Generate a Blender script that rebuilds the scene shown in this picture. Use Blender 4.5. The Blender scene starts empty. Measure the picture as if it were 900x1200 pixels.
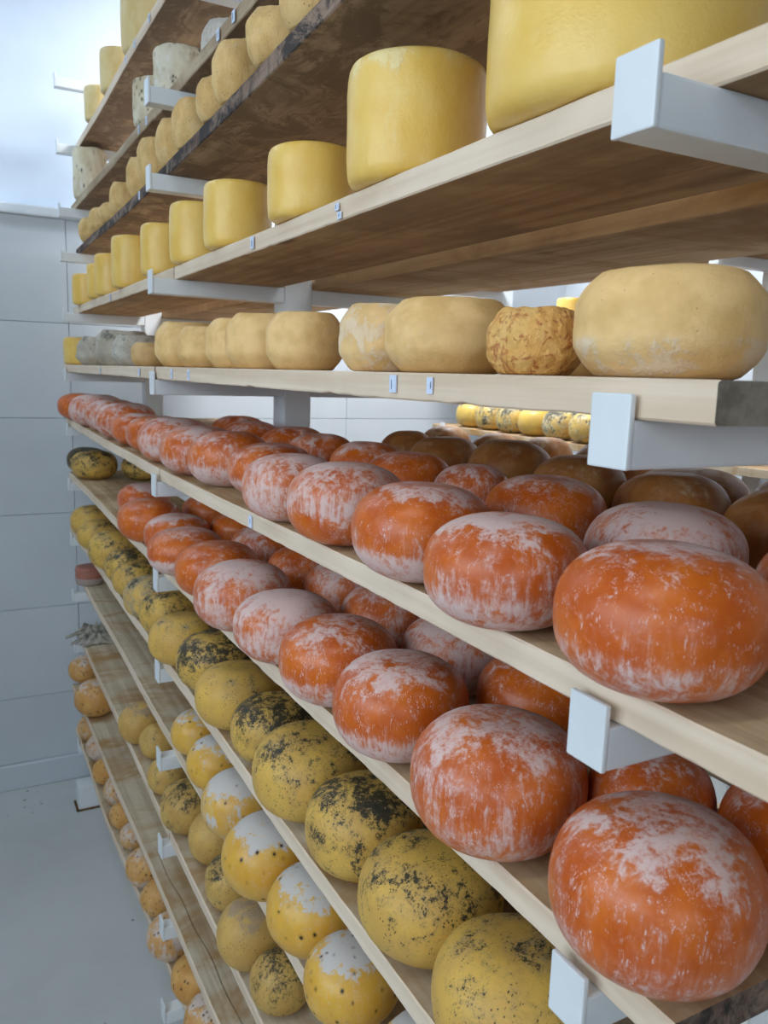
import bpy, bmesh, math, random
from mathutils import Vector, Matrix, noise

# ------------------------------------------------------------------ clearing
for blk in (bpy.data.objects, bpy.data.meshes, bpy.data.materials, bpy.data.lights, bpy.data.cameras):
    for b in list(blk):
        blk.remove(b)
scene = bpy.context.scene
COL = scene.collection
H = 1.65                      # eye height above the floor; heights below are relative to the eye

# ------------------------------------------------------------------ camera
cam_data = bpy.data.cameras.new('camera')
cam = bpy.data.objects.new('camera', cam_data)
COL.objects.link(cam)
R = ((0.88339, -0.05201, 0.46575), (-0.4677, -0.16099, 0.86911), (0.02978, -0.98559, -0.16654))
cm = Matrix.Identity(4)
for i in range(3):
    cm[i][0], cm[i][1], cm[i][2] = R[i][0], -R[i][1], -R[i][2]
cm[2][3] = H
cam.matrix_world = cm
cam_data.sensor_fit = 'VERTICAL'
cam_data.sensor_height = 24.0
cam_data.lens = 946.73 / 1200 * 24.0
cam_data.clip_start = 0.02
cam_data.dof.use_dof = True
cam_data.dof.focus_distance = 0.85
cam_data.dof.aperture_fstop = 9.0
scene.camera = cam

# ------------------------------------------------------------------ world, light, exposure
world = bpy.data.worlds.new('daylight')
scene.world = world
world.use_nodes = True
bg = world.node_tree.nodes['Background']
bg.inputs[0].default_value = (0.80, 0.90, 1.0, 1)
bg.inputs[1].default_value = 0.8

def area(name, loc, target, sx, sy, power, color):
    l = bpy.data.lights.new(name, 'AREA')
    l.shape = 'RECTANGLE'; l.size = sx; l.size_y = sy; l.energy = power; l.color = color
    o = bpy.data.objects.new(name, l); COL.objects.link(o)
    o.location = loc
    o.rotation_euler = (Vector(target) - Vector(loc)).to_track_quat('-Z', 'Y').to_euler()
    return o

WIN = (0.72, 0.87, 1.0)
area('window_daylight', (-1.86, 0.3, H + 0.42), (0.4, 0.5, H + 0.1), 2.5, 1.2, 42, WIN)
area('front_window_daylight', (-0.9, -2.34, H + 0.35), (0.0, 1.0, H + 0.0), 1.5, 1.2, 15, (0.88, 0.94, 1.0))
area('ceiling_light_aisle_back', (-0.55, 2.70, H + 1.50), (-0.55, 2.9, H), 0.9, 0.25, 8, (0.64, 0.84, 1.0))
area('ceiling_light_aisle_front', (-0.55, 0.2, H + 1.50), (-0.55, 0.2, H), 0.9, 0.25, 5, (0.92, 0.96, 1.0))
area('ceiling_light_far_aisle', (1.42, 2.60, H + 1.50), (1.42, 2.7, H), 0.6, 1.0, 80, (0.92, 0.96, 1.0))
area('ceiling_light_far_aisle_front', (1.42, 0.6, H + 1.50), (1.42, 0.6, H), 0.6, 0.9, 5, (0.97, 0.98, 1.0))
scene.view_settings.view_transform = 'Standard'
scene.view_settings.look = 'None'
scene.view_settings.exposure = 0.0
scene.view_settings.gamma = 1.0
scene.view_settings.use_curve_mapping = False

# ------------------------------------------------------------------ node helpers
def lin(c):
    return tuple((v / 12.92 if v <= 0.04045 else ((v + 0.055) / 1.055) ** 2.4) for v in (x / 255 for x in c)) + (1.0,)

class G:
    """Small wrapper round a node tree."""
    def __init__(s, name):
        s.m = bpy.data.materials.new(name); s.m.use_nodes = True
        s.t = s.m.node_tree; s.t.nodes.clear()
        s.out = s.n('ShaderNodeOutputMaterial'); s.b = s.n('ShaderNodeBsdfPrincipled')
        s.l(s.b.outputs[0], s.out.inputs[0])
    def n(s, typ): return s.t.nodes.new(typ)
    def l(s, a, b): s.t.links.new(a, b)
    def put(s, v, sock):
        if hasattr(v, 'is_output') or isinstance(v, bpy.types.NodeSocket): s.l(v, sock)
        else: sock.default_value = v
    def math(s, op, a, b=0.0, c=None, clamp=False):
        n = s.n('ShaderNodeMath'); n.operation = op; n.use_clamp = clamp
        s.put(a, n.inputs[0]); s.put(b, n.inputs[1])
        if c is not None: s.put(c, n.inputs[2])
        return n.outputs[0]
    def add(s, *v):
        r = v[0]
        for x in v[1:]: r = s.math('ADD', r, x)
        return r
    def mul(s, a, b): return s.math('MULTIPLY', a, b)
    def step(s, v, lo, hi, a=0.0, b=1.0):
        n = s.n('ShaderNodeMapRange'); n.interpolation_type = 'SMOOTHSTEP'
        s.put(v, n.inputs[0]); s.put(lo, n.inputs[1]); s.put(hi, n.inputs[2]); s.put(a, n.inputs[3]); s.put(b, n.inputs[4])
        return n.outputs[0]
    def mix(s, f, a, b):
        n = s.n('ShaderNodeMix'); n.data_type = 'RGBA'
        s.put(f, n.inputs[0]); s.put(a, n.inputs[6]); s.put(b, n.inputs[7])
        return n.outputs[2]
    def noise(s, vec, scale, detail=4, rough=0.55, dist=0.0):
        n = s.n('ShaderNodeTexNoise'); s.l(vec, n.inputs['Vector'])
        n.inputs['Scale'].default_value = scale; n.inputs['Detail'].default_value = detail
        n.inputs['Roughness'].default_value = rough; n.inputs['Distortion'].default_value = dist
        return n.outputs[0]
    def voro(s, vec, scale, rnd=1.0):
        n = s.n('ShaderNodeTexVoronoi'); s.l(vec, n.inputs['Vector']); n.inputs['Scale'].default_value = scale
        n.inputs['Randomness'].default_value = rnd
        return n.outputs['Distance']
    def attr(s, name):
        n = s.n('ShaderNodeAttribute'); n.attribute_type = 'OBJECT'; n.attribute_name = name
        return n.outputs['Fac']
    def coords(s, scale=(1, 1, 1), shift=True):
        tc = s.n('ShaderNodeTexCoord'); mp = s.n('ShaderNodeMapping'); mp.inputs['Scale'].default_value = scale
        s.l(tc.outputs['Object'], mp.inputs['Vector'])
        if not shift: return mp.outputs[0], tc.outputs['Object']
        oi = s.n('ShaderNodeObjectInfo'); cx = s.n('ShaderNodeCombineXYZ')
        for k, f in enumerate((37.0, 91.0, 53.0)):
            s.l(s.mul(oi.outputs['Random'], f), cx.inputs[k])
        s.l(cx.outputs[0], mp.inputs['Location'])
        s.rand = oi.outputs['Random']
        return mp.outputs[0], tc.outputs['Object']
    def vscale(s, vec, sc):
        n = s.n('ShaderNodeVectorMath'); n.operation = 'MULTIPLY'; s.l(vec, n.inputs[0]); n.inputs[1].default_value = sc
        return n.outputs[0]
    def z(s, vec):
        n = s.n('ShaderNodeSeparateXYZ'); s.l(vec, n.inputs[0]); return n.outputs[2]
    def bump(s, h, strength, dist=0.002):
        n = s.n('ShaderNodeBump'); n.inputs['Strength'].default_value = strength; n.inputs['Distance'].default_value = dist
        s.l(h, n.inputs['Height']); s.l(n.outputs[0], s.b.inputs['Normal'])
    def base(s, c, rough):
        s.put(c, s.b.inputs['Base Color']); s.put(rough, s.b.inputs['Roughness'])

def rind(name, A, B, W, wstr=0.85, gloss=0.38, wrough=0.85, streak=0.8, lumps=0.25, specks=None, dark=None, dots=None,
         seeds=None, soft=0.16, coarse=2.0, bumpd=0.002, hair=0.0, crz=(0.72, 0.99), cb=(1.0, 1.0), fineamt=0.35, veilamt=0.28, crev=None, wob=0.3):
    """Cheese rind: two base tones, a bloom W steered by the object's own bloom / crown / band values,
    and dark mould steered by its mould value."""
    g = G(name)
    v, o = g.coords((1, 1, 1.3))
    zz = g.z(o)
    n1 = g.noise(v, coarse, 5, 0.6, 0.4)
    n2 = g.noise(v, 6.5, 6, 0.7, 0.6)
    st = g.noise(g.vscale(v, (7.0, 7.0, 1.1)), 1.6, 5, 0.65, 0.8)
    fine = g.noise(v, 42.0, 3, 0.7)
    zn = g.add(zz, g.mul(g.add(n1, -0.5), wob), g.mul(g.add(n2, -0.5), wob * 0.35))
    crown = g.mul(g.step(zn, crz[0], crz[1]), g.mul(g.attr('crown'), cb[0]))
    band = g.mul(g.step(zn, 0.47, 0.33), g.mul(g.attr('band'), cb[1]))
    m = g.add(g.mul(g.add(n1, -0.5), 1.9), g.mul(g.add(n2, -0.5), 1.1), g.mul(g.add(st, -0.5), streak),
              g.mul(g.add(fine, -0.5), fineamt), g.attr('bloom'), crown, band, -0.66)
    mask = g.step(m, -soft * 0.6, soft)
    veil = g.step(m, -0.55, 0.25)
    base = g.mix(g.step(g.noise(v, 1.6, 3), 0.35, 0.65), lin(A), lin(B))
    if crev:
        base = g.mix(g.mul(g.step(g.noise(v, crev[1], 4, 0.6, 1.0), 0.50, 0.38), 0.9), base, lin(crev[0]))
    col = g.mix(g.mul(veil, veilamt), base, lin(W))
    col = g.mix(g.mul(mask, wstr), col, lin(W))
    if hair:
        hv = g.noise(g.vscale(v, (14.0, 14.0, 2.2)), 2.4, 3, 0.6, 2.2)
        hs = g.mul(g.step(hv, 0.565, 0.61), g.step(n2, 0.49, 0.58))
        col = g.mix(g.mul(hs, hair), col, lin(W))
    if dark:
        dm = g.add(g.mul(g.add(n1, -0.5), 1.5), g.mul(g.add(g.noise(v, 9.0, 6, 0.75, 0.5), -0.5), 1.7),
                   g.mul(g.add(fine, -0.5), 0.9), g.mul(g.step(zz, 0.45, 0.95), 0.22), g.attr('mould'), -0.28)
        col = g.mix(g.mul(g.step(dm, -0.25, 0.55), 0.6), col, lin(dark[1]))
        col = g.mix(g.mul(g.step(dm, 0.12, 0.28), 0.93), col, lin(dark[0]))
    if specks:
        vd = g.voro(g.vscale(v, (1, 1, 0.8)), specks[1])
        gate = g.step(g.noise(v, 4.0, 3), 0.46, 0.58)
        sp = g.mul(g.step(vd, specks[2], specks[2] * 0.55), gate)
        col = g.mix(g.mul(sp, 0.88), col, lin(specks[0]))
    if dots:
        vd = g.voro(v, dots[1])
        gate = g.step(g.noise(v, 2.2, 1), 0.44, 0.52)
        col = g.mix(g.mul(g.mul(g.step(vd, dots[2] * 1.9, dots[2]), gate), 0.35), col, lin((120, 80, 30)))
        col = g.mix(g.mul(g.mul(g.step(vd, dots[2], dots[2] * 0.6), gate), 0.95), col, lin(dots[0]))
    if seeds:
        vd = g.voro(v, seeds[1])
        col = g.mix(g.mul(g.mul(g.step(vd, 0.26, 0.08), g.step(n1, 0.52, 0.6)), 0.8), col, lin(seeds[0]))
    g.base(col, g.add(gloss, g.mul(mask, wrough - gloss)))
    g.b.inputs['Specular IOR Level'].default_value = 0.4
    hgt = g.add(g.mul(n2, lumps), g.mul(fine, 0.10), g.mul(mask, 0.12), g.mul(g.noise(v, 14.0, 4, 0.6), lumps * 0.8))
    g.bump(hgt, 0.55, bumpd)
    return g.m

M = {}
M['orange'] = rind('orange_wax_rind', (213, 108, 30), (194, 88, 22), (224, 203, 198), wstr=0.78, gloss=0.33, streak=1.5, lumps=0.12, soft=0.40, hair=0.7, crz=(0.80, 0.99), cb=(1.25, 1.15), coarse=1.5, fineamt=0.22, veilamt=0.16, wob=0.55)
M['ochre'] = rind('ochre_rind', (184, 124, 62), (160, 98, 48), (214, 192, 160), wstr=0.5, gloss=0.40, lumps=0.25)
M['dark'] = rind('olive_mould_rind', (222, 178, 84), (208, 164, 82), (168, 160, 142), wstr=0.6, gloss=0.5, dark=((44, 44, 38), (116, 108, 72)),
                 specks=((30, 28, 22), 22.0, 0.30), lumps=0.3)
M['capped'] = rind('capped_yellow_rind', (228, 178, 72), (218, 164, 62), (208, 202, 197), wstr=0.95, gloss=0.35, streak=1.4, soft=0.13,
                   dots=((38, 26, 20), 4.2, 0.17), lumps=0.14, hair=0.5)
M['speckled'] = rind('speckled_yellow_rind', (212, 172, 94), (198, 156, 84), (168, 146, 122), wstr=0.75, gloss=0.5, dark=((50, 46, 36), (134, 124, 74)),
                     specks=((42, 34, 22), 17.0, 0.26), lumps=0.2)
M['mottled'] = rind('mottled_pink_rind', (218, 166, 92), (206, 148, 76), (216, 200, 190), wstr=0.85, gloss=0.5,
                    dots=((48, 32, 24), 5.0, 0.22), lumps=0.2)
M['tan'] = rind('tan_rind', (245, 203, 138), (226, 182, 114), (236, 216, 192), wstr=0.6, veilamt=0.12, gloss=0.6, lumps=0.3,
                specks=((150, 112, 62), 11.0, 0.10), bumpd=0.004)
M['grey'] = rind('grey_mould_rind', (204, 194, 176), (180, 168, 150), (220, 214, 206), wstr=0.6, gloss=0.8, lumps=0.9,
                 dark=((104, 100, 90), (150, 142, 128)), bumpd=0.005)
M['biscuit'] = rind('biscuit_rind', (214, 176, 118), (200, 160, 104), (222, 200, 160), wstr=0.4, gloss=0.6, lumps=0.4)
M['lumpy'] = rind('lumpy_rind', (246, 196, 116), (232, 172, 90), (228, 196, 124), wstr=0.5, gloss=0.42, lumps=0.9, seeds=((168, 70, 40), 5.5), bumpd=0.006, crev=((196, 118, 62), 5.0))
M['wax'] = rind('yellow_wax_coat', (241, 202, 110), (235, 190, 90), (244, 230, 178), wstr=0.5, gloss=0.3, wrough=0.5, lumps=0.25, streak=1.3, bumpd=0.003)
M['pale'] = rind('pale_wax_coat', (228, 206, 150), (220, 192, 128), (240, 230, 200), wstr=0.5, gloss=0.45, wrough=0.6, lumps=0.2)
M['crusty'] = rind('crusty_tan_rind', (234, 196, 132), (216, 174, 108), (232, 216, 178), wstr=0.5, gloss=0.75, lumps=0.9,
                   specks=((110, 80, 44), 9.0, 0.18), bumpd=0.006)
M['blue'] = rind('blue_mould_rind', (226, 216, 190), (206, 190, 156), (234, 230, 220), wstr=0.7, gloss=0.8, lumps=0.8,
                 dots=((78, 84, 80), 4.2, 0.22), bumpd=0.005)
M['brick'] = rind('brick_red_rind', (176, 112, 92), (160, 96, 80), (176, 164, 156), wstr=0.8, gloss=0.5)
M['pearl'] = rind('pearl_yellow_rind', (214, 176, 96), (222, 186, 88), (224, 216, 190), wstr=0.8, gloss=0.4, dark=((66, 66, 60), (150, 140, 96)))

def wood(name, light, deep, stain=None, stain_amt=0.0, across=False, mould=None, rough=0.75, knots=True):
    g = G(name)
    v, o = g.coords((1, 1, 1))
    grain = g.noise(g.vscale(v, (55, 1.6, 55)), 1.0, 5, 0.6, 0.25)
    saw = g.noise(g.vscale(v, (4, 160, 4)), 1.0, 2, 0.5)
    big = g.noise(v, 5.0, 4, 0.6)
    col = g.mix(g.step(g.add(g.mul(grain, 0.7), g.mul(big, 0.3)), 0.36, 0.62), lin(deep), lin(light))
    if stain:
        sv = g.vscale(v, (3.4, 6.0, 4.0)) if across else g.vscale(v, (9.0, 5.0, 9.0))
        s1 = g.noise(sv, 1.0, 5, 0.65, 0.7)
        col = g.mix(g.mul(g.step(s1, 0.42, 0.66), stain_amt), col, lin(stain))
    if mould:
        s2 = g.noise(g.vscale(v, (14, 9, 14)), 1.0, 6, 0.75, 0.8)
        col = g.mix(g.mul(g.step(s2, 0.42, 0.55), 0.92), col, lin(mould[0]))
        s3 = g.noise(g.vscale(v, (10, 6, 10)), 1.3, 4, 0.7)
        col = g.mix(g.mul(g.step(s3, 0.62, 0.72), 0.75), col, lin(mould[1]))
    if knots:
        kd = g.voro(g.vscale(v, (5.0, 2.2, 1.0)), 1.0)
        col = g.mix(g.mul(g.step(kd, 0.085, 0.03), 0.7), col, lin((92, 58, 34)))
    g.base(col, rough)
    g.b.inputs['Specular IOR Level'].default_value = 0.25
    g.bump(g.add(grain, g.mul(saw, 0.5)), 0.35, 0.0012)
    return g.m

M['w_edge'] = wood('sawn_spruce_edge', (233, 213, 190), (215, 191, 164), knots=False)
M['w_broad'] = wood('stained_spruce_face', (208, 184, 148), (178, 150, 114), (156, 116, 66), 0.7, True)
M['w_brown'] = wood('dark_stained_spruce_face', (194, 162, 122), (166, 134, 98), (124, 94, 66), 0.5)
M['w_top'] = wood('aged_spruce_face', (206, 192, 168), (178, 160, 134), (164, 122, 66), 0.85, True)
M['w_end'] = wood('grey_end_grain', (156, 146, 130), (112, 102, 88), knots=False)
M['w_mouldy'] = wood('mouldy_plank_edge', (150, 126, 108), (104, 80, 66), mould=((44, 40, 40), (176, 168, 158)))
M['w_tanedge'] = wood('weathered_plank_edge', (196, 176, 148), (160, 136, 106), (120, 92, 62), 0.4)

def plain(name, c, rough=0.5, spec=0.5, var=0.04, scale=6.0, bump=0.0, spots=None):
    g = G(name)
    v, o = g.coords((1, 1, 0 if spots else 1))
    n = g.noise(v, scale, 5, 0.6)
    c2 = tuple(max(0, x * (1 - var * 3)) for x in c)
    col = g.mix(g.step(n, 0.35, 0.7), lin(c), lin(c2))
    if spots:
        d = g.voro(v, spots[1])
        gate = g.step(g.noise(v, 3.3, 4, 0.8), 0.55, 0.58)
        col = g.mix(g.mul(g.mul(g.step(d, 0.2, 0.1), gate), 0.75), col, lin(spots[0]))
    g.base(col, rough)
    g.b.inputs['Specular IOR Level'].default_value = spec
    if bump: g.bump(g.noise(v, scale * 6, 4, 0.6), bump, 0.001)
    return g.m

M['steel'] = plain('white_painted_steel', (228, 232, 234), 0.38, 0.5, 0.01, 9.0)
M['panel'] = plain('pale_grey_wall_panel', (204, 210, 216), 0.5, 0.4, 0.012, 2.0)
M['plaster'] = plain('white_plaster', (212, 224, 240), 0.8, 0.3, 0.012, 2.0)
M['plain_wall'] = plain('grey_plaster', (140, 145, 150), 0.8, 0.3, 0.012, 2.0)
M['trimw'] = plain('white_trim', (226, 232, 238), 0.5, 0.4, 0.01)
M['floor'] = plain('painted_concrete_floor', (202, 204, 203), 0.55, 0.35, 0.02, 1.6, 0.15, ((96, 92, 84), 26.0))
M['paper'] = plain('white_paper', (214, 224, 244), 0.7, 0.2, 0.01)
M['ink'] = plain('ink', (120, 126, 150), 0.7, 0.2, 0.0)
M['cloth'] = plain('grey_beige_cloth', (186, 178, 164), 0.95, 0.1, 0.14, 26.0, 0.5)
M['rust'] = plain('rust_stain', (122, 88, 54), 0.9, 0.1, 0.15, 30.0)
M['lampbody'] = plain('lamp_housing', (230, 230, 230), 0.5)
g_ = G('lamp_diffuser'); g_.b.inputs['Emission Color'].default_value = (0.9, 0.95, 1, 1); g_.b.inputs['Emission Strength'].default_value = 3.0
M['glow'] = g_.m
g_ = G('window_pane'); g_.base((0.9, 0.95, 1, 1), 0.05); g_.b.inputs['Transmission Weight'].default_value = 1.0
M['pane'] = g_.m

# ------------------------------------------------------------------ object helpers
def add_obj(name, mesh, parent=None, loc=(0, 0, 0)):
    o = bpy.data.objects.new(name, mesh); COL.objects.link(o)
    o.location = loc
    if parent: o.parent = parent
    return o

def tag(o, label=None, cat=None, group=None, kind=None):
    if label: o['label'] = label
    if cat: o['category'] = cat
    if group: o['group'] = group
    if kind: o['kind'] = kind
    return o

def finish(bm, name, mats, smooth=False):
    bmesh.ops.recalc_face_normals(bm, faces=bm.faces)
    me = bpy.data.meshes.new(name); bm.to_mesh(me); bm.free()
    for m in mats: me.materials.append(m)
    if smooth:
        for p in me.polygons: p.use_smooth = True
    return me

def bm_box(bm, x0, x1, y0, y1, z0, z1, bev=0.0, mat=0):
    r = bmesh.ops.create_cube(bm, size=1.0)
    vs = r['verts']
    for v in vs:
        v.co = Vector(((x0 + x1) / 2 + v.co.x * (x1 - x0), (y0 + y1) / 2 + v.co.y * (y1 - y0), (z0 + z1) / 2 + v.co.z * (z1 - z0)))
    fs = list({f for v in vs for f in v.link_faces})
    for f in fs: f.material_index = mat
    if bev:
        es = list({e for v in vs for e in v.link_edges})
        bmesh.ops.bevel(bm, geom=es, offset=bev, segments=2, affect='EDGES', profile=0.6)
    return bm

def box(name, x0, x1, y0, y1, z0, z1, mats, parent=None, bev=0.0, origin=None):
    ox, oy, oz = origin if origin else ((x0 + x1) / 2, (y0 + y1) / 2, z0)
    bm = bmesh.new(); bm_box(bm, x0 - ox, x1 - ox, y0 - oy, y1 - oy, z0 - oz, z1 - oz, bev)
    me = finish(bm, name, mats)
    loc = Vector((ox, oy, oz))
    if parent: loc = loc - Vector(parent.matrix_world.translation if parent.parent is None else WORLD[parent.name])
    o = add_obj(name, me, parent, loc)
    WORLD[o.name] = Vector((ox, oy, oz))
    return o
WORLD = {}

def empty(name, loc):
    o = bpy.data.objects.new(name, None); COL.objects.link(o); o.location = loc
    o.empty_display_size = 0.05
    WORLD[o.name] = Vector(loc)
    o.matrix_world = Matrix.Translation(Vector(loc))
    return o

# ------------------------------------------------------------------ the room
YW = 3.29
XL, XR = -1.9, 2.75
YF = -2.4
TOP = H + 1.56
fl = box('floor', XL - .1, XR + .1, YF, YW + .1, -0.06, 0.0, [M['floor']]); tag(fl, kind='structure')
ce = box('ceiling', XL - .1, XR + .1, YF, YW + .1, TOP, TOP + .05, [M['plain_wall']]); tag(ce, kind='structure')
wb = box('wall_back', XL, XR, YW + .02, YW + .1, 0.0, TOP, [M['plaster']]); tag(wb, kind='structure')
rows_z = [0.105] + [H + z for z in (-1.278, -0.923, -0.557, -0.195, 0.155, 0.525)]
cols_x = [XL, -0.75, 0.40, 1.55, XR]
for a, b in zip(rows_z, rows_z[1:]):
    for c, d in zip(cols_x, cols_x[1:]):
        bm = bmesh.new(); bm_box(bm, -(d - c) / 2 + .0008, (d - c) / 2 - .0008, -.016, 0.02, .0008, (b - a) - .0008, 0.0016)
        me = finish(bm, 'wall_panel', [M['panel']])
        add_obj('wall_panel', me, wb, (((c + d) / 2) - WORLD['wall_back'].x, YW - WORLD['wall_back'].y, a))
bb = box('baseboard_back', XL, XR, YW - .03, YW + .02, 0.0, 0.104, [M['panel']], bev=0.006); tag(bb, kind='structure')
tr = box('trim_1', XL, XR, YW - .04, YW + .02, H + .525, H + .560, [M['trimw']], bev=0.006); tag(tr, kind='structure')
wr = box('wall_right', XR, XR + .1, YF, YW + .1, 0.0, TOP, [M['panel']]); tag(wr, kind='structure')
bm = bmesh.new()
bm_box(bm, -.05, .05, YF, YW + .1, 0.0, H - .2); bm_box(bm, -.05, .05, YF, YW + .1, H + 1.05, TOP)
bm_box(bm, -.05, .05, YF, -1.0, H - .2, H + 1.05); bm_box(bm, -.05, .05, 1.6, YW + .1, H - .2, H + 1.05)
wl = add_obj('wall_left', finish(bm, 'wall_left', [M['plain_wall']]), None, (XL - .05, 0, 0)); tag(wl, kind='structure')
WORLD['wall_left'] = Vector((XL - .05, 0, 0))
def window(name, loc, half, rz):
    wn = empty(name, loc); wn.rotation_euler = (0, 0, rz); tag(wn, kind='structure')
    bm = bmesh.new(); hi = half - .06
    for y0, y1, z0, z1 in ((-half, -hi, 0, 1.25), (hi, half, 0, 1.25), (-hi, hi, 0, .06), (-hi, hi, 1.19, 1.25), (-.03, .03, .06, 1.19)):
        bm_box(bm, -.03, .03, y0, y1, z0, z1, .004)
    add_obj('window_frame', finish(bm, 'window_frame', [M['trimw']]), wn)
    for y0, y1 in ((-hi, -.03), (.03, hi)):
        bm = bmesh.new(); bm_box(bm, -.004, .004, y0, y1, .06, 1.19)
        add_obj('window_pane', finish(bm, 'window_pane', [M['pane']]), wn)
window('window_1', (XL - .05, .3, H - .2), 1.3, 0)
bm = bmesh.new()
bm_box(bm, XL - .1, XR + .1, -.05, .05, 0.0, H - .3); bm_box(bm, XL - .1, XR + .1, -.05, .05, H + .95, TOP)
bm_box(bm, XL - .1, -1.7, -.05, .05, H - .3, H + .95); bm_box(bm, -.1, XR + .1, -.05, .05, H - .3, H + .95)
wf = add_obj('wall_front', finish(bm, 'wall_front', [M['plain_wall']]), None, (0, YF - .05, 0)); tag(wf, kind='structure')
window('window_2', (-.9, YF - .05, H - .3), .8, math.pi / 2)

def ceiling_lamp(x, y, sx, sy, label):
    r = empty('ceiling_lamp', (x, y, TOP)); tag(r, label, 'lamp')
    bm = bmesh.new(); bm_box(bm, -sx / 2 - .02, sx / 2 + .02, -sy / 2 - .02, sy / 2 + .02, -.035, 0, .006)
    add_obj('housing', finish(bm, 'housing', [M['lampbody']]), r)
    bm = bmesh.new(); bm_box(bm, -sx / 2, sx / 2, -sy / 2, sy / 2, -.042, -.034, .002)
    add_obj('diffuser', finish(bm, 'diffuser', [M['glow']]), r)
ceiling_lamp(-0.55, 2.70, .9, .25, 'white ceiling light over the open aisle beside the back wall')
ceiling_lamp(-0.55, 0.2, .9, .25, 'white ceiling light over the open aisle near the window')
ceiling_lamp(1.42, 2.60, .6, 1.0, 'white ceiling light over the aisle behind the front rack, far end')
ceiling_lamp(1.42, 0.6, .6, .9, 'white ceiling light over the aisle behind the front rack, near end')

# ------------------------------------------------------------------ cantilever racks
COLY = [0.3858, 1.6591, 3.0450]
LV = {-1: [.8981, .8981, .8981], 0: [.6936, .6936, .6938], 1: [.4872, .4863, .4926], 2: [.3352, .3333, .3482], 3: [.14, .1427, .1496],
      4: [-.0516, -.0508, -.0508], 5: [-.2444, -.2542, -.241], 6: [-.4364, -.4515, -.4355], 7: [-.6455, -.6474, -.6346],
      8: [-.8446, -.8451, -.8414], 9: [-1.0461, -1.0485, -1.0335], 10: [-1.2471, -1.2472, -1.2471], 11: [-1.452, -1.4578, -1.4235]}
def level(k, y):
    a = LV[k]; j = 0 if y <= COLY[1] else 1
    return H + a[j] + (a[j + 1] - a[j]) * (y - COLY[j]) / (COLY[j + 1] - COLY[j])
TH = 0.0245
def shelf_top(k, y): return level(k, y) + 0.030 + TH + 0.0006

def arm_mesh(sgn, length):
    bm = bmesh.new()
    bm_box(bm, min(0, sgn * length), max(0, sgn * length), -.016, .016, 0, .030, .0022)
    return finish(bm, 'arm', [M['steel']])
def plate_mesh(sgn):
    bm = bmesh.new()
    bm_box(bm, min(0, sgn * .0045), max(0, sgn * .0045), -.0168, .0168, 0, .0455, .0014)
    return finish(bm, 'end_plate', [M['steel']])
ARM = {s: arm_mesh(s, .268) for s in (-1, 1)}
PLATE = {s: plate_mesh(s) for s in (-1, 1)}
bmf = bmesh.new()
def upright(xc, j, levels, label, sides=(-1, 1), group=None):
    y = COLY[j] - .0165
    r = empty('cantilever_upright', (xc, y, 0)); tag(r, label, 'rack', group)
    bm = bmesh.new(); bm_box(bm, -.031, .031, -.0165, .05, .095, H + 1.05, .004)
    add_obj('post', finish(bm, 'post', [M['steel']]), r)
    bm = bmesh.new(); bm_box(bm, -.31, .31, -.03, .04, .0, .095, .004)
    ft = add_obj('base_foot', finish(bm, 'base_foot', [M['steel']]), r)
    bm = bmesh.new(); bm_box(bm, -.318, .318, -.036, .046, 0.0, .006)
    s_ = add_obj('rust_line', finish(bm, 'rust_line', [M['rust']]), ft); s_['label'] = 'brown rust stain round the foot'
    for k in levels:
        for s in sides:
            a = add_obj('arm', ARM[s], r, (s * .031, 0, H + LV[k][j]))
            add_obj('end_plate', PLATE[s], a, (s * .268, 0, 0))
    return r
XC = 0.35 + .0045 + .268 + .031
upright(XC, 0, range(0, 12), 'white steel upright with cantilever arms nearest the camera, arms cut by right frame edge')
upright(XC, 1, range(-1, 12), 'middle white steel upright, its post showing above the upper orange shelf')
upright(XC, 2, range(-1, 12), 'farthest white steel upright, its foot on the floor by the back wall')
XC2 = 1.9 + .0045 + .268 + .031
upright(XC2, 1, range(2, 8), 'nearer white steel upright of the second rack beyond the far aisle', (-1,))
upright(XC2, 2, range(2, 8), 'farther white steel upright of the second rack, behind the speckled cheeses', (-1,))

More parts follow.
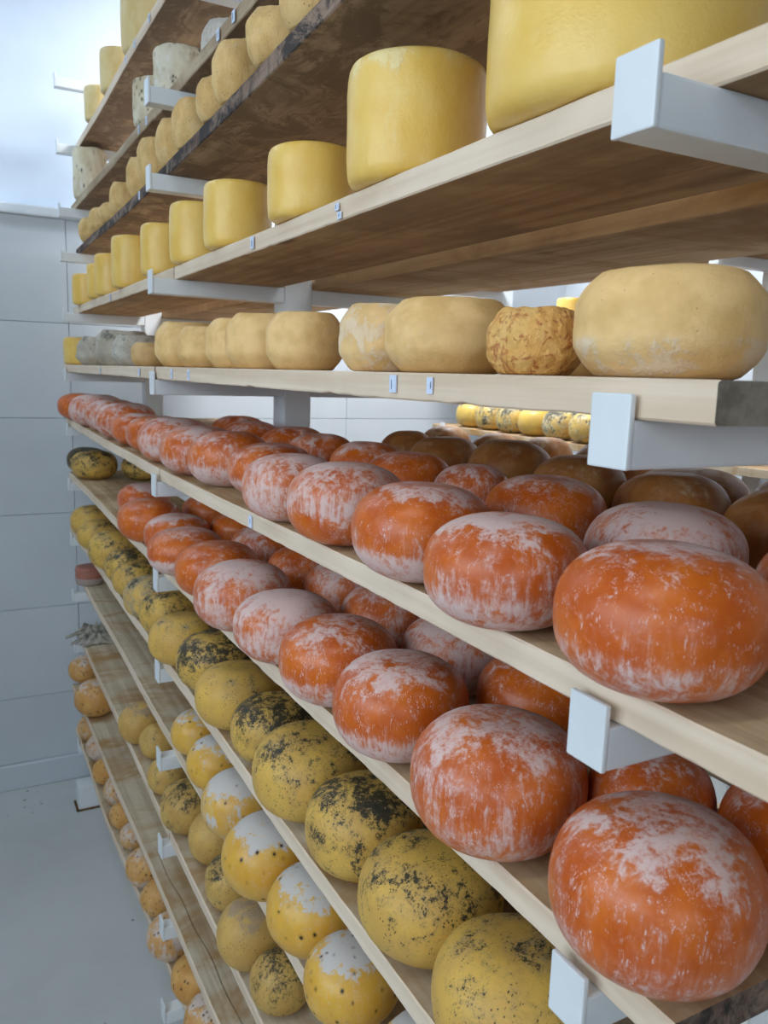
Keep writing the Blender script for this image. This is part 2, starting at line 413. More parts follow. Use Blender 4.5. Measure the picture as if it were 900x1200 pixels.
def plank(k, y0, y1, fx, bx, mats, label, seed, rag=0.0, group=None, zoff=0.0, crack=None):
    """mats: edge, broad face, end grain. fx, bx: front and back edge as functions of y."""
    rnd = random.Random(seed)
    n = max(8, int((y1 - y0) / .022))
    bm = bmesh.new(); rings = []
    def crackpts(f, y, z1):
        a = .030 + .006 * math.sin(y * 5 + 1) + .002 * math.sin(y * 31)
        t = max(0.0, min(1.0, (y - crack[0]) / .15, (crack[1] - y) / .15))
        hw = .0003 + .0011 * t
        return [(a + hw, z1), (a, z1 - .0002 - .006 * t), (a - hw, z1)]
    yc = (y0 + y1) / 2; xc = (fx(yc) + bx(yc)) / 2; zc = level(k, yc) + .030 + zoff
    c = .0016
    for i in range(n + 1):
        y = y0 + (y1 - y0) * i / n
        f, b = fx(y), bx(y); z0 = level(k, y) + .0302 + zoff; z1 = z0 + TH
        j = lambda a: (rnd.random() - .5) * a
        w = .0012 * math.sin(y * 7 + seed)
        e = rag * (rnd.random() ** 4)
        pts = [(f + w + c, z0 + e), (b - c, z0), (b + j(.0008), z0 + c), (b + j(.0008), z1 - c), (b - c, z1)] + ([(f + q_, zq) for q_, zq in crackpts(f, y, z1)] if crack else []) + [(f + w + c + j(.001), z1),
               (f + w + j(.0007), z1 - c + j(.0006)), (f + w + j(.0007), z0 + c + e + j(.0008))]
        rings.append([bm.verts.new((p[0] - xc, y - yc, p[1] - zc)) for p in pts])
    m_ = len(rings[0])
    for i in range(n):
        for q in range(m_):
            f_ = bm.faces.new((rings[i][q], rings[i + 1][q], rings[i + 1][(q + 1) % m_], rings[i][(q + 1) % m_]))
            f_.material_index = 1 if q == 0 or 4 <= q <= m_ - 4 else 0
    for r in (rings[0], rings[-1]):
        bm.faces.new(r).material_index = 2
    me = finish(bm, 'shelf_plank', mats)
    o = add_obj('shelf_plank', me, None, (xc, yc, zc)); tag(o, label, 'shelf', group)
    WORLD[o.name] = Vector((xc, yc, zc))
    return o

lerp = lambda a, ya, b, yb: (lambda y: a + (b - a) * (y - ya) / (yb - ya))
cst = lambda a: (lambda y: a)
FX = {0: lerp(.416, 1.84, .422, 3.04), 1: lerp(.408, 1.6, .4024, 3.0),
      2: lambda y: .367 + (y - .9) * (.0267 if y < 2.0 else .0267) if y < 2.0 else .3964 + (y - 2.0) * .0145, 3: cst(.399), 4: cst(.3585), 5: cst(.3635),
      6: cst(.366), 7: cst(.363), 8: lerp(.380, 1.1, .395, 3.04), 9: cst(.373), 10: lerp(.377, 1.4, .354, 2.9), 11: lambda y: max(.3575, min(.394, .392 - .0386 * (y - 1.6)))}
BX = {0: cst(.606), 1: cst(.612), 2: cst(.612), 3: cst(.612)}
pale, aged, brown = M['w_edge'], M['w_top'], M['w_brown']
M['w_grimy'] = wood('grimy_spruce_face', (176, 152, 122), (146, 122, 96), (112, 92, 72), 0.5, mould=((122, 100, 78), (160, 138, 112)))
WM = {0: [pale, M['w_grimy'], M['w_end']], 1: [M['w_tanedge'], M['w_grimy'], M['w_end']], 2: [M['w_mouldy'], M['w_grimy'], M['w_mouldy']], 3: [pale, brown, M['w_end']],
      4: [pale, M['w_broad'], M['w_end']], 5: [pale, M['w_broad'], pale], 6: [pale, M['w_broad'], M['w_mouldy']]}
DESC = {0: 'topmost plank with a clean pale edge, carrying tall pale drums',
        1: 'weathered brown plank carrying grey mouldy cheeses',
        2: 'blackened mouldy plank carrying crusty tan cheeses',
        3: 'pale-edged plank with brown underside carrying yellow wax drums',
        4: 'pale plank at eye level carrying tan and grey cheeses',
        5: 'pale plank under the upper row of orange wheels',
        6: 'pale plank under the lower row of orange wheels',
        7: 'pale plank under the black-mottled olive wheels',
        8: 'stained plank under the white-capped yellow cheeses',
        9: 'stained plank under the small speckled cheeses',
        10: 'bare stained plank with a crack, second from the floor',
        11: 'lowest plank, carrying small mottled cheeses'}
PL = {}
for k in range(12):
    wm = WM.get(k, [pale, aged, M['w_end']])
    bx = BX.get(k, cst(.604))
    endA = {4: .299, 5: .12, 3: .2}.get(k, .292)
    lab = DESC[k]
    if k == 10:
        PL[(k, 'A')] = plank(k, endA, 3.12, FX[k], bx, wm, lab, 20, .001, 'front rack planks', crack=(.9, 2.0))
        continue
    PL[(k, 'A')] = plank(k, endA, 1.641, FX[k], bx, wm, lab + ', near bay', 10 + k, .0018 if k in (4, 6) else 0.001, 'front rack planks', )
    PL[(k, 'B')] = plank(k, 1.6445, 3.12, FX[k], bx, wm, lab + ', far bay', 40 + k, .002, 'front rack planks')
for k in range(3, 8):
    dn = {3: 'above eye level behind the yellow wax drums', 4: 'at eye level behind the tan cheeses', 5: 'under the ochre wheels at the back of the upper orange shelf',
          6: 'behind the lower orange wheels', 7: 'behind the black-mottled olive wheels'}[k]
    wm = WM.get(k, [pale, aged, M['w_end']])
    wm = [brown if k == 3 else aged, M['w_broad'] if k == 3 else wm[1], wm[2]]  # rear plank above eye level: dim edge and lit underside put into wood tones
    plank(k, .292, 1.641, cst(.689), cst(.945), wm, 'rear plank ' + dn + ', near bay', 70 + k, .001, 'rear planks of the front rack')
    plank(k, 1.6445, 3.12, cst(.689), cst(.945), wm, 'rear plank ' + dn + ', far bay', 90 + k, .001, 'rear planks of the front rack')
# second rack, beyond the far aisle
P2 = [aged, brown, aged]
for k, t in ((2, 'white-edged upper plank of the second rack, seen through the gap above the lumpy cheese'), (3, 'white-edged plank of the second rack carrying one yellow drum'),
             (5, 'pale plank of the second rack carrying small speckled wheels'), (6, 'low plank of the second rack, hidden behind ochre wheels')):
    plank(k, 1.30, 3.12, cst(1.906), cst(2.165), [M['trimw'], brown, M['trimw']] if k in (2, 3) else P2, t, 120 + k, zoff=-.02 if k == 5 else 0)

# ------------------------------------------------------------------ paper labels on plank edges
def paper(k, bay, y, dz=0.0, w=.013, h=.017, mark=True):
    p = PL[(k, bay)]; x = FX[k](y); z = level(k, y) + .030 + TH / 2 + dz
    bm = bmesh.new(); bm_box(bm, -.0006, .0006, -w / 2, w / 2, -h / 2, h / 2, mat=0)
    if mark:
        rnd = random.Random(int(y * 1000) + k)
        for i in range(2):
            a = rnd.uniform(-.3, .3) * w
            bm_box(bm, -.0009, -.0005, a - .0004, a + .0004, rnd.uniform(-.35, -.1) * h, rnd.uniform(.1, .35) * h, mat=1)
    o = add_obj('paper_label', finish(bm, 'paper_label', [M['paper'], M['ink']]), p, Vector((x - .0022, y, z)) - WORLD[p.name])
    o['label'] = 'small white paper label'
for a in ((4, 'A', .655, .002, .012, .016), (4, 'A', .59, .002, .009, .014), (4, 'A', 1.50, 0), (4, 'A', 1.38, 0), (4, 'B', 1.79, 0), (4, 'B', 2.3, 0),
          (3, 'A', 1.17, 0), (3, 'A', .875, .003, .010, .008), (3, 'A', .868, -.007, .010, .008), (3, 'B', 2.36, 0), (5, 'A', 1.07, 0),
          (1, 'A', 1.37, 0), (1, 'A', 1.29, 0), (1, 'B', 1.98, 0), (1, 'B', 1.90, 0), (2, 'B', 1.93, 0), (0, 'B', 1.90, 0), (0, 'B', 2.17, 0), (0, 'B', 2.06, 0)):
    paper(*a)

# ------------------------------------------------------------------ cheeses
def profile(kind):
    P = []
    if kind in ('gouda', 'ball'):
        n = 22
        for i in range(n + 1):
            t = -math.cos(math.pi * i / n)
            P.append(((1 - abs(t) ** (2.5 if kind == 'gouda' else 2.2) * (.9 if kind == 'gouda' else .93)) ** (1 / (2.4 if kind == 'gouda' else 2.2)), (t + 1) / 2))
        r = P[-1][0]
        P = [(r * .5, 0)] + P + [(r * .5, 1.006)]
    elif kind == 'drum':
        P = [(.45, 0), (.80, 0), (.88, .008), (.94, .03), (.975, .07), (.99, .13), (1.0, .24), (1.0, .36), (1.0, .5), (1.0, .64), (.998, .76), (.99, .87), (.975, .93),
             (.945, .97), (.89, .992), (.80, 1.0), (.45, 1.004)]
    elif kind in ('rough', 'lump'):
        n = 14 if kind == 'rough' else 34
        P = [(.4, 0), (.68, 0)]
        for i in range(n + 1):
            t = -1 + 2 * i / n
            P.append((1 - .03 * t * t - .22 * max(0.0, (abs(t) - .42) / .58) ** 1.35, .02 + .96 * (t + 1) / 2))
        P += [(.70, 1.0), (.38, .985)]
    elif kind == 'disc':
        P = [(.5, 0), (.86, 0), (.95, .1), (.98, .3), (1, .5), (1, .62), (.97, .70), (1.0, .78), (.98, .9), (.92, 1.0), (.5, .97)]
    return P

def cheese_mesh(kind, mat, seed, amp, freq, name, na=60, amp2=0.0, facets=0.0):
    rnd = random.Random(seed); off = Vector((rnd.uniform(0, 50), rnd.uniform(0, 50), rnd.uniform(0, 50)))
    P = profile(kind); bm = bmesh.new(); rings = []
    for (rr, z) in P:
        ring = []
        for i in range(na):
            a = 2 * math.pi * i / na
            d = Vector((math.cos(a), math.sin(a), z * 1.3))
            s = 1 + amp * noise.noise(d * freq + off) + .5 * amp * noise.noise(d * freq * 2.3 + off)
            if amp2: s += amp2 * noise.noise(d * freq * 5 + off) + amp2 * .35 * noise.noise(d * freq * 11 + off)
            zz = z
            if z > .5: zz += amp * .7 * (z - .5) * 2 * noise.noise(Vector((d.x * rr, d.y * rr, 3.1)) * freq + off)
            if amp2 and z > .5: zz += amp2 * .8 * noise.noise(Vector((d.x * rr, d.y * rr, 7.7)) * freq * 4 + off)
            if z == 0: s = min(s, 1.0)
            ring.append(bm.verts.new((d.x * rr * s, d.y * rr * s, zz)))
        rings.append(ring)
    for a, b in zip(rings, rings[1:]):
        for i in range(na):
            bm.faces.new((a[i], a[(i + 1) % na], b[(i + 1) % na], b[i]))
    c0 = bm.verts.new((0, 0, 0)); c1 = bm.verts.new((0, 0, sum(v.co.z for v in rings[-1]) / na))
    for i in range(na):
        bm.faces.new((rings[0][(i + 1) % na], rings[0][i], c0)); bm.faces.new((rings[-1][i], rings[-1][(i + 1) % na], c1))
    return finish(bm, name, [mat], True)

SPEC = {  # kind: profile, amp, freq, fine amp
    'orange': ('gouda', .022, 1.1, 0), 'ochre': ('gouda', .03, 1.2, .004), 'dark': ('gouda', .022, 1.2, .004), 'capped': ('ball', .025, 1.1, 0),
    'speckled': ('ball', .035, 1.3, .004), 'mottled': ('ball', .05, 1.5, .006), 'tan': ('rough', .026, 1.3, .010), 'grey': ('rough', .06, 1.5, .022),
    'biscuit': ('rough', .02, 1.2, .004), 'lumpy': ('lump', .05, 1.0, .045), 'wax': ('drum', .016, 1.4, 0), 'pale': ('drum', .03, 1.3, .003), 'crusty': ('rough', .07, 1.4, .018),
    'blue': ('drum', .05, 1.5, .018), 'brick': ('disc', .02, 1.2, .004), 'pearl': ('gouda', .02, 1.2, 0)}
NAMES = {'orange': 'orange_cheese_wheel', 'ochre': 'ochre_cheese_wheel', 'dark': 'mottled_cheese_wheel', 'capped': 'capped_cheese_wheel', 'speckled': 'speckled_cheese_ball',
         'mottled': 'small_mottled_cheese', 'tan': 'tan_cheese_wheel', 'grey': 'grey_cheese_wheel', 'biscuit': 'thin_cheese_wheel', 'lumpy': 'lumpy_cheese',
         'wax': 'yellow_cheese_drum', 'pale': 'pale_cheese_drum', 'crusty': 'crusty_cheese', 'blue': 'blue_mould_cheese', 'brick': 'flat_cheese_disc', 'pearl': 'pearl_cheese_wheel'}
MESH = {}
def mesh_for(kind, i):
    key = (kind, i % 5)
    if key not in MESH:
        p, a, f, a2 = SPEC[kind]
        MESH[key] = cheese_mesh(p, M[kind], hash(kind) % 1 + 17 * (i % 5) + len(kind) * 7, a, f, NAMES[kind], 120 if kind == 'lumpy' else 64 if kind in ('orange', 'dark', 'wax', 'tan', 'lumpy') else 48, a2)
    return MESH[key]

ORD = ['nearest', 'second', 'third', 'fourth', 'fifth', 'sixth', 'seventh', 'eighth', 'ninth', 'tenth', 'eleventh', 'twelfth', 'thirteenth', 'fourteenth', 'fifteenth']
RND = random.Random(5)
def cheese(kind, i, k, d, label, group, bloom=.3, crown=0.0, band=0.0, mould=0.0, spin=None, dz=0.0):
    x, y, r, h = d
    o = add_obj(NAMES[kind], mesh_for(kind, i), None, (x, y, shelf_top(k, y) + dz))
    o.scale = (r, r, h)
    o.rotation_euler = (0, 0, RND.uniform(0, 6.28) if spin is None else spin)
    o['bloom'] = float(bloom); o['crown'] = float(crown); o['band'] = float(band); o['mould'] = float(mould)
    return tag(o, label, 'cheese', group)

D = {
'0': [[0.4656,2.1661,0.06,0.14],[0.4593,2.4954,0.052,0.114],[0.4548,2.7997,0.046,0.1009]],
'1': [[0.4896,1.5745,0.0493,0.0896],[0.4522,1.7883,0.055,0.0996],[0.4464,1.9962,0.05,0.0974],[0.4475,2.9786,0.055,0.1595]],
'2': [[0.3991,0.9439,0.045,0.085],[0.3994,1.0708,0.042,0.0656],[0.3999,1.2458,0.038,0.0829],[0.401,1.3476,0.036,0.0638],[0.4085,1.5285,0.038,0.0806],[0.4162,1.6794,0.041,0.0877],[0.4244,1.8826,0.043,0.0994],[0.4284,2.0296,0.043,0.0882],[0.4265,2.2784,0.038,0.0766],[0.4309,2.473,0.04,0.0545],[0.4375,2.6829,0.044,0.0723],[0.4404,2.908,0.044,0.0743]],
'3': [[0.484,0.5207,0.11,0.135],[0.452,0.7968,0.074,0.1222],[0.438,1.0442,0.06,0.0913],[0.434,1.3519,0.056,0.1036],[0.433,1.5875,0.055,0.1091],[0.43,1.8541,0.052,0.1079],[0.432,2.2144,0.054,0.1294],[0.428,2.4941,0.05,0.1148],[0.428,2.6425,0.05,0.1016],[0.428,2.9735,0.05,0.1013]],
'4': [[0.4222,0.3969,0.0615,0.0684],[0.3952,0.5018,0.0361,0.0484],[0.4183,0.6588,0.0616,0.0672],[0.4109,0.7721,0.0508,0.0693],[0.4096,0.9962,0.0508,0.0723],[0.4174,1.1644,0.0599,0.0793],[0.4169,1.2828,0.057,0.0771],[0.4143,1.4637,0.0551,0.0713],[0.4268,1.6421,0.0675,0.0877],[0.4022,1.89,0.0427,0.0524],[0.4206,2.1271,0.061,0.076],[0.4367,2.3951,0.0772,0.0976],[0.426,2.7586,0.0667,0.0864],[0.4351,3.1124,0.0755,0.0959]],
'5': [[0.3873,0.3489,0.0671,0.0893],[0.3796,0.5022,0.065,0.0844],[0.3933,0.6552,0.0679,0.0903],[0.3989,0.8356,0.0695,0.0914],[0.3958,1.0016,0.0663,0.0866],[0.4447,1.215,0.0679,0.0831],[0.4224,1.3622,0.071,0.0925],[0.4177,1.5368,0.0766,0.091],[0.4228,1.7457,0.08,0.0952],[0.4273,1.9515,0.0714,0.0854],[0.4189,2.1173,0.0681,0.081],[0.4211,2.2982,0.0818,0.0973],[0.4252,2.5336,0.0798,0.0952],[0.4108,2.7352,0.0861,0.1015],[0.4028,3.04,0.078,0.092]],
'6': [[0.3961,0.3415,0.0697,0.1026],[0.3883,0.5093,0.0735,0.1046],[0.3961,0.689,0.0708,0.0991],[0.3962,0.8439,0.0723,0.0966],[0.3915,1.0057,0.0723,0.0895],[0.3819,1.1662,0.075,0.0998],[0.3993,1.3598,0.073,0.0946],[0.3913,1.5483,0.0739,0.0883],[0.4142,1.712,0.07,0.088],[0.3908,1.8764,0.072,0.0949],[0.438,2.1705,0.0681,0.0879],[0.4257,2.926,0.0763,0.0971],[0.4244,3.085,0.07,0.09]],
'7': [[0.4131,0.501,0.0728,0.105],[0.4183,0.652,0.0765,0.1058],[0.4147,0.8008,0.0706,0.1086],[0.4081,0.9525,0.0795,0.1126],[0.4159,1.113,0.0675,0.0974],[0.4044,1.258,0.0725,0.102],[0.4158,1.4241,0.0748,0.1077],[0.3947,1.5868,0.0696,0.0987],[0.4126,1.7811,0.0674,0.0968],[0.4027,1.917,0.068,0.0979],[0.4043,2.1095,0.0627,0.0898],[0.4102,2.2423,0.0663,0.0952],[0.4042,2.4222,0.0764,0.1108],[0.3973,2.6935,0.0652,0.0935],[0.4105,2.8994,0.0735,0.1063]],
'8': [[0.4207,0.6261,0.0698,0.1124],[0.4039,0.8002,0.0612,0.0949],[0.4134,0.9333,0.0703,0.1119],[0.3971,1.0799,0.0737,0.1151],[0.4064,1.2492,0.0685,0.1093],[0.4178,1.4188,0.0617,0.099],[0.4204,1.5711,0.0575,0.0923],[0.4154,3.0481,0.0503,0.0656]],
'9': [[0.4122,1.0674,0.0493,0.0887],[0.404,1.1828,0.0601,0.1073],[0.4211,1.3396,0.0543,0.0982],[0.433,1.4951,0.0564,0.1025],[0.4104,1.63,0.0601,0.1085],[0.4056,1.805,0.0465,0.0835],[0.4263,1.988,0.0483,0.0871],[0.4018,2.0963,0.0572,0.1031]],
'10': [[0.3961,3.1329,0.0571,0.0978],[0.3888,2.8,0.07,0.122]],
'11': [[0.4033,2.9958,0.0541,0.0922],[0.4067,2.8266,0.0542,0.0923],[0.4004,2.6521,0.0507,0.0861],[0.4166,2.5043,0.0549,0.0937],[0.4021,2.3675,0.0452,0.0765],[0.409,2.2499,0.043,0.0729],[0.4059,2.0717,0.0575,0.098],[0.4151,1.9342,0.0517,0.088],[0.4018,1.7733,0.0586,0.0994],[0.4239,1.6143,0.0593,0.1017],[0.4171,1.4878,0.0558,0.0953]],
'5b': [[0.5449,0.4957,0.0688,0.086],[0.5636,0.6827,0.067,0.0888],[0.5768,0.8419,0.0509,0.0843],[0.5661,0.9887,0.0638,0.0875],[0.5812,1.1465,0.0616,0.0898],[0.5777,1.3246,0.064,0.0903],[0.58,1.4588,0.0693,0.0944],[0.548,1.6218,0.069,0.0959],[0.5863,1.816,0.069,0.0945],[0.5499,0.3212,0.0703,0.088]],
'5c': [[0.7727,1.3532,0.0542,0.0917],[0.7578,1.1952,0.0658,0.0928],[0.7718,1.0254,0.0673,0.0991],[0.7569,0.8476,0.0646,0.0917],[0.7402,0.6688,0.0671,0.0881],[0.7366,0.5025,0.0701,0.0891]],
'5d': [[0.931,1.4655,0.0563,0.0941],[0.928,1.2796,0.0516,0.0909],[0.9374,1.1404,0.0495,0.0941],[0.9275,0.9576,0.069,0.1011],[0.8656,0.75,0.0751,0.0823],[0.8929,0.5943,0.0702,0.0877]],
'6b': [[0.551,0.3323,0.07,0.0901],[0.4943,0.4409,0.0516,0.084],[0.5478,0.6494,0.0699,0.0902],[0.5458,0.8137,0.07,0.0901],[0.5408,0.9866,0.0701,0.0897],[0.5477,1.1425,0.0699,0.0902],[0.5398,1.2924,0.0702,0.0896],[0.5416,1.5067,0.0701,0.0898],[0.5548,1.7043,0.0698,0.0903],[0.5532,1.9413,0.0697,0.0905]],
}

# upper orange shelf, front row: (look, bloom, crown, band)
O5 = [('glossy orange wheel with a white patch on top', .22, .45, .35), ('orange wheel half veiled in white drips', .45, .45, .25), ('bright orange wheel with a white lower band', .22, .40, .55),
      ('orange wheel thickly floured above a bare foot', .75, .15, -.35), ('pinkish floured orange wheel', .66, .2, .1), ('orange wheel with a floured foot', .3, .3, .4),
      ('orange wheel with a white left side', .42, .2, .45), ('dusty orange wheel', .42, .25, .3), ('white-smeared orange wheel', .62, .3, .1), ('clean orange wheel', .25, .4, .1),
      ('orange wheel with faint dust', .3, .35, .1), ('floured orange wheel', .5, .45, .2), ('white-floured orange wheel', .6, .3, .2), ('heavily floured large orange wheel', .68, .3, 0), ('plain dark orange wheel', .12, .1, 0)]
for i, d in enumerate(D['5']):
    lk, b, c, n = O5[i]
    cheese('orange', i, 5, d, lk + ', ' + (ORD[i] + ' in' if i < 14 else 'farthest in') + ' front row, upper orange shelf', 'front row of the upper orange shelf', b, c, n)
for i, d in enumerate(sorted(D['5b'], key=lambda q: q[1])):
    b = [.5, .85, .3, .55, .2, .25, .3, .35, .3, .3][i]
    lk = ['pinkish', 'grey-pink floured', 'dark red', 'dusky pink'][i] if i < 4 else 'dark red-brown'
    cheese('orange', i + 2, 5, d, lk + ' wheel, ' + ORD[i] + ' in the second row, upper orange shelf', 'second row of the upper orange shelf', b, .25, 0)
for i, d in enumerate(sorted(D['5c'], key=lambda q: q[1])):
    cheese('ochre', i, 5, d, 'brownish ochre wheel, ' + ORD[i] + ' in third row behind the orange wheels', 'third row of the upper orange shelf', .25, .1, 0)
for i, d in enumerate(sorted(D['5d'], key=lambda q: q[1])):
    cheese('ochre', i + 1, 5, d, 'light-edged ochre wheel, ' + ORD[i] + ' in the last row, upper orange shelf', 'last row of the upper orange shelf', .35, .2, 0)
O6 = [('big smooth orange wheel with a dusty crown', .28, .45, .25), ('orange wheel with white smears on its left', .45, .25, .1), ('orange wheel with a dusty crown and white foot', .25, .45, .50),
      ('orange wheel with a white lower band', .25, .35, .55), ('pale pink wheel covered in white strokes', .74, .25, -.1), ('pale pink wheel veiled in white', .72, .25, 0), ('plain glossy orange wheel', .12, .2, .1),
      ('orange wheel with a sharply white lower half', .18, .35, .8), ('orange wheel with a dusty crown', .25, .55, 0), ('clean smooth orange wheel beside the bare plank', .05, .3, 0), ('orange wheel last before the bare plank', .35, .5, .2)]
for i, d in enumerate(D['6'][:11]):
    lk, b, c, n = O6[i]
    cheese('orange', i + 1, 6, d, lk + ', ' + ORD[i] + ' in front row, lower orange shelf', 'front row of the lower orange shelf', b, c, n)
for i, d in enumerate(D['6'][11:]):
    cheese('dark', i, 6, d, ['yellow wheel with black mould, alone beyond the bare plank', 'black-topped wheel at the far end, behind a yellow one'][i] + ', lower orange shelf', 'dark wheels at the far end of the lower orange shelf', .2, 0, 0, [.3, .5][i])
cheese('dark', 3, 6, (.575, 2.86, .07, .088), 'shadowed dark wheel behind the yellow one at the far end of the lower orange shelf', 'dark wheels at the far end of the lower orange shelf', .1, 0, 0, .4)
for i, d in enumerate(sorted(D['6b'], key=lambda q: q[1])):
    b = [.22, .45, .2, .8, .55, .55, .3, .5, .3, .25][i]
    lk = ['orange', 'smeared dark red', 'dark orange', 'grey-pink floured', 'dusky pink', 'dusky pink', 'dark red', 'dusty red', 'dark red', 'dark red'][i]
    cheese('orange', i + 3, 6, d, lk + ' wheel, ' + ORD[i] + ' in the second row, lower orange shelf', 'second row of the lower orange shelf', b, .2, 0)
for i in range(6):  # unseen third row, added so the gaps between the wheels go dark
    cheese('orange', i, 6, (.775, .385 + i * .152, .07, .09), 'added gap-darkening wheel, ' + ORD[i] + ' in the third row, lower orange shelf', 'added third row of the lower orange shelf', .2, .1, 0)
DK = [.05, .16, .24, .12, .30, -.10, .30, -.08, .2, .1, .2, .3, .15, .1, .1]
for i, d in enumerate(D['7']):
    lk = 'yellow wheel lightly flecked with black' if DK[i] < .09 else ('yellow wheel blotched with black mould' if DK[i] < .22 else 'wheel largely blackened by mould')
    cheese('dark', i, 7, d, lk + ', ' + ORD[i] + ' in the front row of the olive shelf', 'front row of the olive shelf', .62 if i == 9 else .1, .25, 0, DK[i])
for i in range(9):
    y = (D['7'][i][1] + D['7'][i + 1][1]) / 2
    cheese('dark', i + 2, 7, (.545 if 1.52 < y < 1.8 else .562, y, .066, .1), 'shadowed black-mottled wheel, ' + ORD[i] + ' in the second row of the olive shelf', 'second row of the olive shelf', .1, .2, 0, .25)
for i, d in enumerate(D['8'][:7]):
    c = [1.0, .95, .95, 1.15, .85, .9, .85][i]
    lk = ['white and yellow wheel cut by the lower frame edge', 'yellow wheel with a ragged white cap', 'yellow wheel with a white cap dotted black', 'amber wheel with a thick white cap and drips',
          'pale wheel smeared white on its left', 'small yellow wheel with a grey-white cap', 'smallest yellow wheel with a white cap'][i]
    cheese('capped', i, 8, d, lk + ', ' + ORD[i] + ' on the capped-cheese shelf', 'white-capped yellow cheeses', .52 if i in (0, 4) else .08, c, -.3)
cheese('brick', 0, 8, D['8'][7], 'flat brick-red disc with a grey side, alone at the far end of a bare plank', None, .2, 0, .9)
for i, d in enumerate(D['9']):
    lk = ['black-flecked', 'dull yellow grey-topped', 'black-spotted', 'plain dull yellow', 'mould-patched', 'dark-dotted', 'tan', 'grey-topped'][i]
    cheese('speckled', i, 9, d, lk + ' cheese ball, ' + ORD[i] + ' on the speckled-ball shelf', 'small speckled cheeses', .05, [0, .8, 0, .2, .2, 0, .1, .7][i], 0, [.22, -.2, .2, -.3, .2, -.05, -.1, -.1][i])
for i, d in enumerate(D['10']):
    cheese('mottled', i, 10, d, ['dusty orange cheese at the far end of the cracked bare plank', 'big orange-yellow cheese with black dots, on the far end of the cracked plank'][i], None, .25, .5, 0)
for i, d in enumerate(D['11']):
    n = len(D['11']) - i
    lk = ['orange and white', 'whitish mouldy', 'plain orange', 'pinkish floured', 'yellow black-dotted', 'pinkish dusty', 'orange white-footed', 'tan dark-spotted', 'white-skinned mottled', 'plain yellow dotted', 'pink-topped'][i]
    cheese('mottled', i + 1, 11, d, lk + ' small cheese, ' + ORD[n - 1] + ' on the lowest plank', 'small cheeses on the lowest plank', [.45, .7, .0, .65, .2, .6, .3, .3, .65, .02, .3][i], [0, 0, 0, 0, 0, .2, .3, 0, 0, 0, .6][i], .5 if i == 6 else 0)
T4 = [('tan', 'large smooth tan wheel'), ('lumpy', 'lumpy golden cheese with red bits'), ('tan', 'broad tan wheel'), ('tan', 'tan wheel dusted white'), ('tan', 'tan wheel with dark nicks'), ('tan', 'upright yellowish-tan cheese'),
      ('tan', 'narrow tan cheese'), ('tan', 'small low tan cheese'), ('tan', 'tall tan cheese with a cracked rind'), ('biscuit', 'thin biscuit-coloured cheese'), ('grey', 'grey cheese behind a thin one'), ('grey', 'tall rough grey cheese'),
      ('grey', 'pale grey cheese'), ('wax', 'bright yellow cheese at the far end')]
for i, d in enumerate(D['4']):
    kd, lk = T4[i]
    cheese(kd, i, 4, d, lk + ', ' + ORD[i] + ' on the eye-level plank', 'cheeses on the eye-level plank', [.15, .1, .2, .62, .2, .15, .15, .1, .15, .1, .5, .1, .4, .1][i], .1, .5 if i == 0 else 0, .15 if kd == 'grey' else 0)
cheese('tan', 4, 4, (.52, .60, .052, .058), 'brownish flat cheese hidden behind the lumpy golden one on the eye-level plank', 'cheeses on the eye-level plank', 0, 0, 0)
for i, d in enumerate(D['3']):
    lk = ['huge smooth yellow wax drum at the top edge of the photo', 'big yellow wax drum with white specks on top'][i] if i < 2 else ['squat', 'wide', 'slim', 'rounded', 'tall', 'slim', 'narrow', 'plain'][i - 2] + ' yellow wax drum'
    cheese('wax', i, 3, d, lk + ', ' + ORD[i] + ' on its shelf', 'yellow wax drums', .05, .55 if i == 1 else 0, 0)
for i, d in enumerate(D['2']):
    cheese('crusty', i, 2, d, 'crusty tan cheese, ' + ORD[i] + ' on the blackened plank', 'crusty tan cheeses', .2, .1, 0)
for i, d in enumerate(D['1']):
    lk = ['round-topped pale grey cheese nearest the camera', 'tall block of blue-mould cheese beside the arm plate', 'pale mould cheese behind the arm plate', 'large pale mould-crusted cheese at the far end'][i]
    if i == 0: cheese('grey', 2, 1, d, lk + ' on the weathered brown plank', 'mould cheeses on the weathered plank', .75, .2, 0, -.3)
    else: cheese('blue', i, 1, d, lk + ' on the weathered brown plank', 'mould cheeses on the weathered plank', .45 if i == 1 else .15, 0, .2)
for i, d in enumerate(D['0']):
    cheese('pale', i + 2, 0, d, ['tall pale yellow drum cut by the top frame edge, nearest', 'tall pale yellow drum in the middle', 'pale yellow drum at the far end'][i] + ' of the topmost plank', 'pale drums on the topmost plank', .05, 0, 0)
# second rack
for i in range(8):
    y = 2.90 - i * .145
    cheese('pearl', i, 5, (1.968, y, .069, .108), ['leftmost', 'second from left', 'third from left', 'fourth from left', 'fifth from left', 'sixth from left', 'seventh from left', 'eighth from left'][i] + ' speckled wheel on the second rack beyond the ochre wheels', 'speckled wheels on the second rack', [.2, .45, .6, .1, .6, .4, .3, .4][i], .3, 0, [.12, .3, .34, -.15, .3, .2, .2, .2][i], dz=-.02)
cheese('wax', 1, 3, (1.975, 2.30, .062, .088), 'yellow drum on the second rack, glimpsed above the lumpy golden cheese', None, .0, 0, 0)

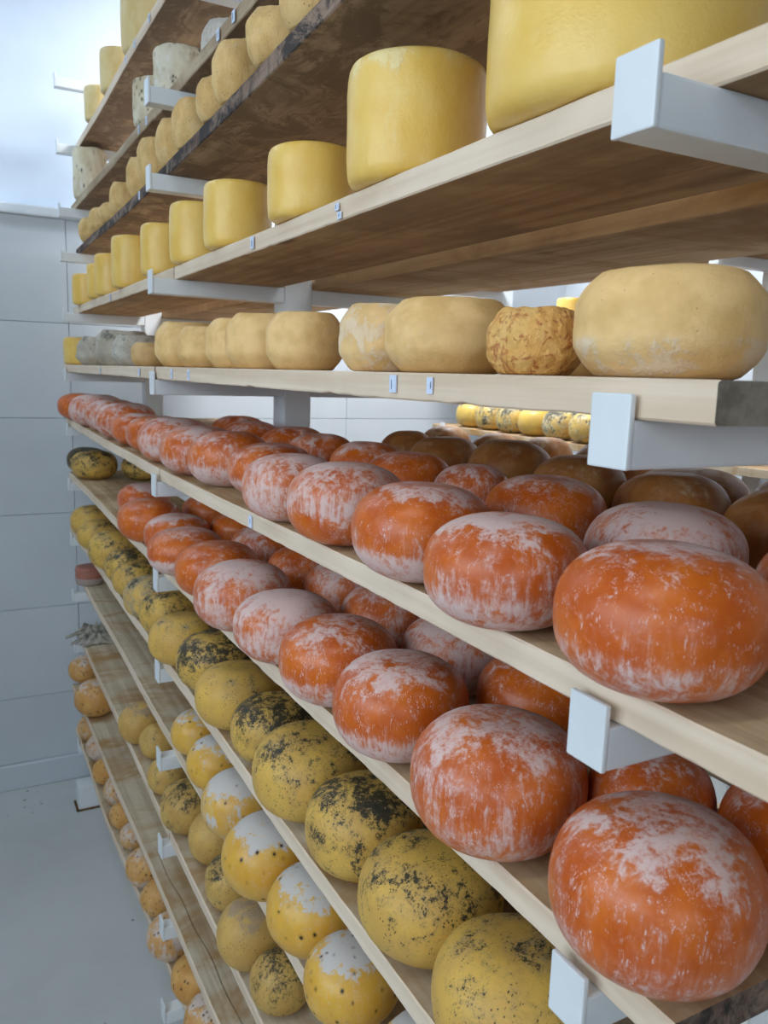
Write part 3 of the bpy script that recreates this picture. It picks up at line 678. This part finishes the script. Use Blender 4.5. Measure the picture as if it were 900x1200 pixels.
# ------------------------------------------------------------------ crumpled cloth at the far end of the speckled-ball plank
bm = bmesh.new(); nx, ny = 26, 22; g2 = []
for lay in (0, 1):
    gr = []
    for i in range(nx):
        row = []
        for j in range(ny):
            u, v = i / (nx - 1) * 2 - 1, j / (ny - 1) * 2 - 1
            e = max(0, 1 - (u * u) ** 1.5 * .9 - (v * v) ** 1.5 * .9)
            rdg = abs(noise.noise(Vector((u * 2.6, v * 3.4, 1.7)))) + .6 * abs(noise.noise(Vector((u * 6, v * 7, 4.2))))
            z = .003 + e * (.012 + .05 * rdg)
            edge = 1 + .22 * noise.noise(Vector((u * 2.1, v * 2.1, 9)))
            row.append(bm.verts.new((u * .062 * edge, v * .09 * edge, z if lay == 0 else max(0.0, z - .004))))
        gr.append(row)
    g2.append(gr)
for lay in (0, 1):
    for i in range(nx - 1):
        for j in range(ny - 1):
            bm.faces.new((g2[lay][i][j], g2[lay][i + 1][j], g2[lay][i + 1][j + 1], g2[lay][i][j + 1]))
for a, b in ([((i, 0), (i + 1, 0)) for i in range(nx - 1)] + [((i, ny - 1), (i + 1, ny - 1)) for i in range(nx - 1)] +
             [((0, j), (0, j + 1)) for j in range(ny - 1)] + [((nx - 1, j), (nx - 1, j + 1)) for j in range(ny - 1)]):
    bm.faces.new((g2[0][a[0]][a[1]], g2[0][b[0]][b[1]], g2[1][b[0]][b[1]], g2[1][a[0]][a[1]]))
def tongue(pts, w, t):
    prev = None
    for q, (x, y, z) in enumerate(pts):
        ww = w * (1 - .45 * q / (len(pts) - 1))
        ring = [bm.verts.new((x, y - ww, z - t)), bm.verts.new((x, y + ww, z - t * .6)), bm.verts.new((x, y + ww * .8, z + t)), bm.verts.new((x, y - ww, z + t * .7))]
        if prev:
            for s in range(4): bm.faces.new((prev[s], prev[(s + 1) % 4], ring[(s + 1) % 4], ring[s]))
        else: bm.faces.new(ring)
        prev = ring
    bm.faces.new(prev)
tongue([(-.03, .01, .018), (-.055, .012, .022), (-.08, .008, .016), (-.105, .006, .010)], .012, .004)
tongue([(-.03, -.03, .012), (-.055, -.034, .010), (-.08, -.036, .002), (-.092, -.036, -.004)], .010, .004)
ck = add_obj('crumpled_cloth', finish(bm, 'crumpled_cloth', [M['cloth']], True), None, (FX[9](3.0) + .052, 3.0, shelf_top(9, 3.0)))
tag(ck, 'grey-beige crumpled rag hanging over the far end of a bare plank by the back wall', 'cloth')
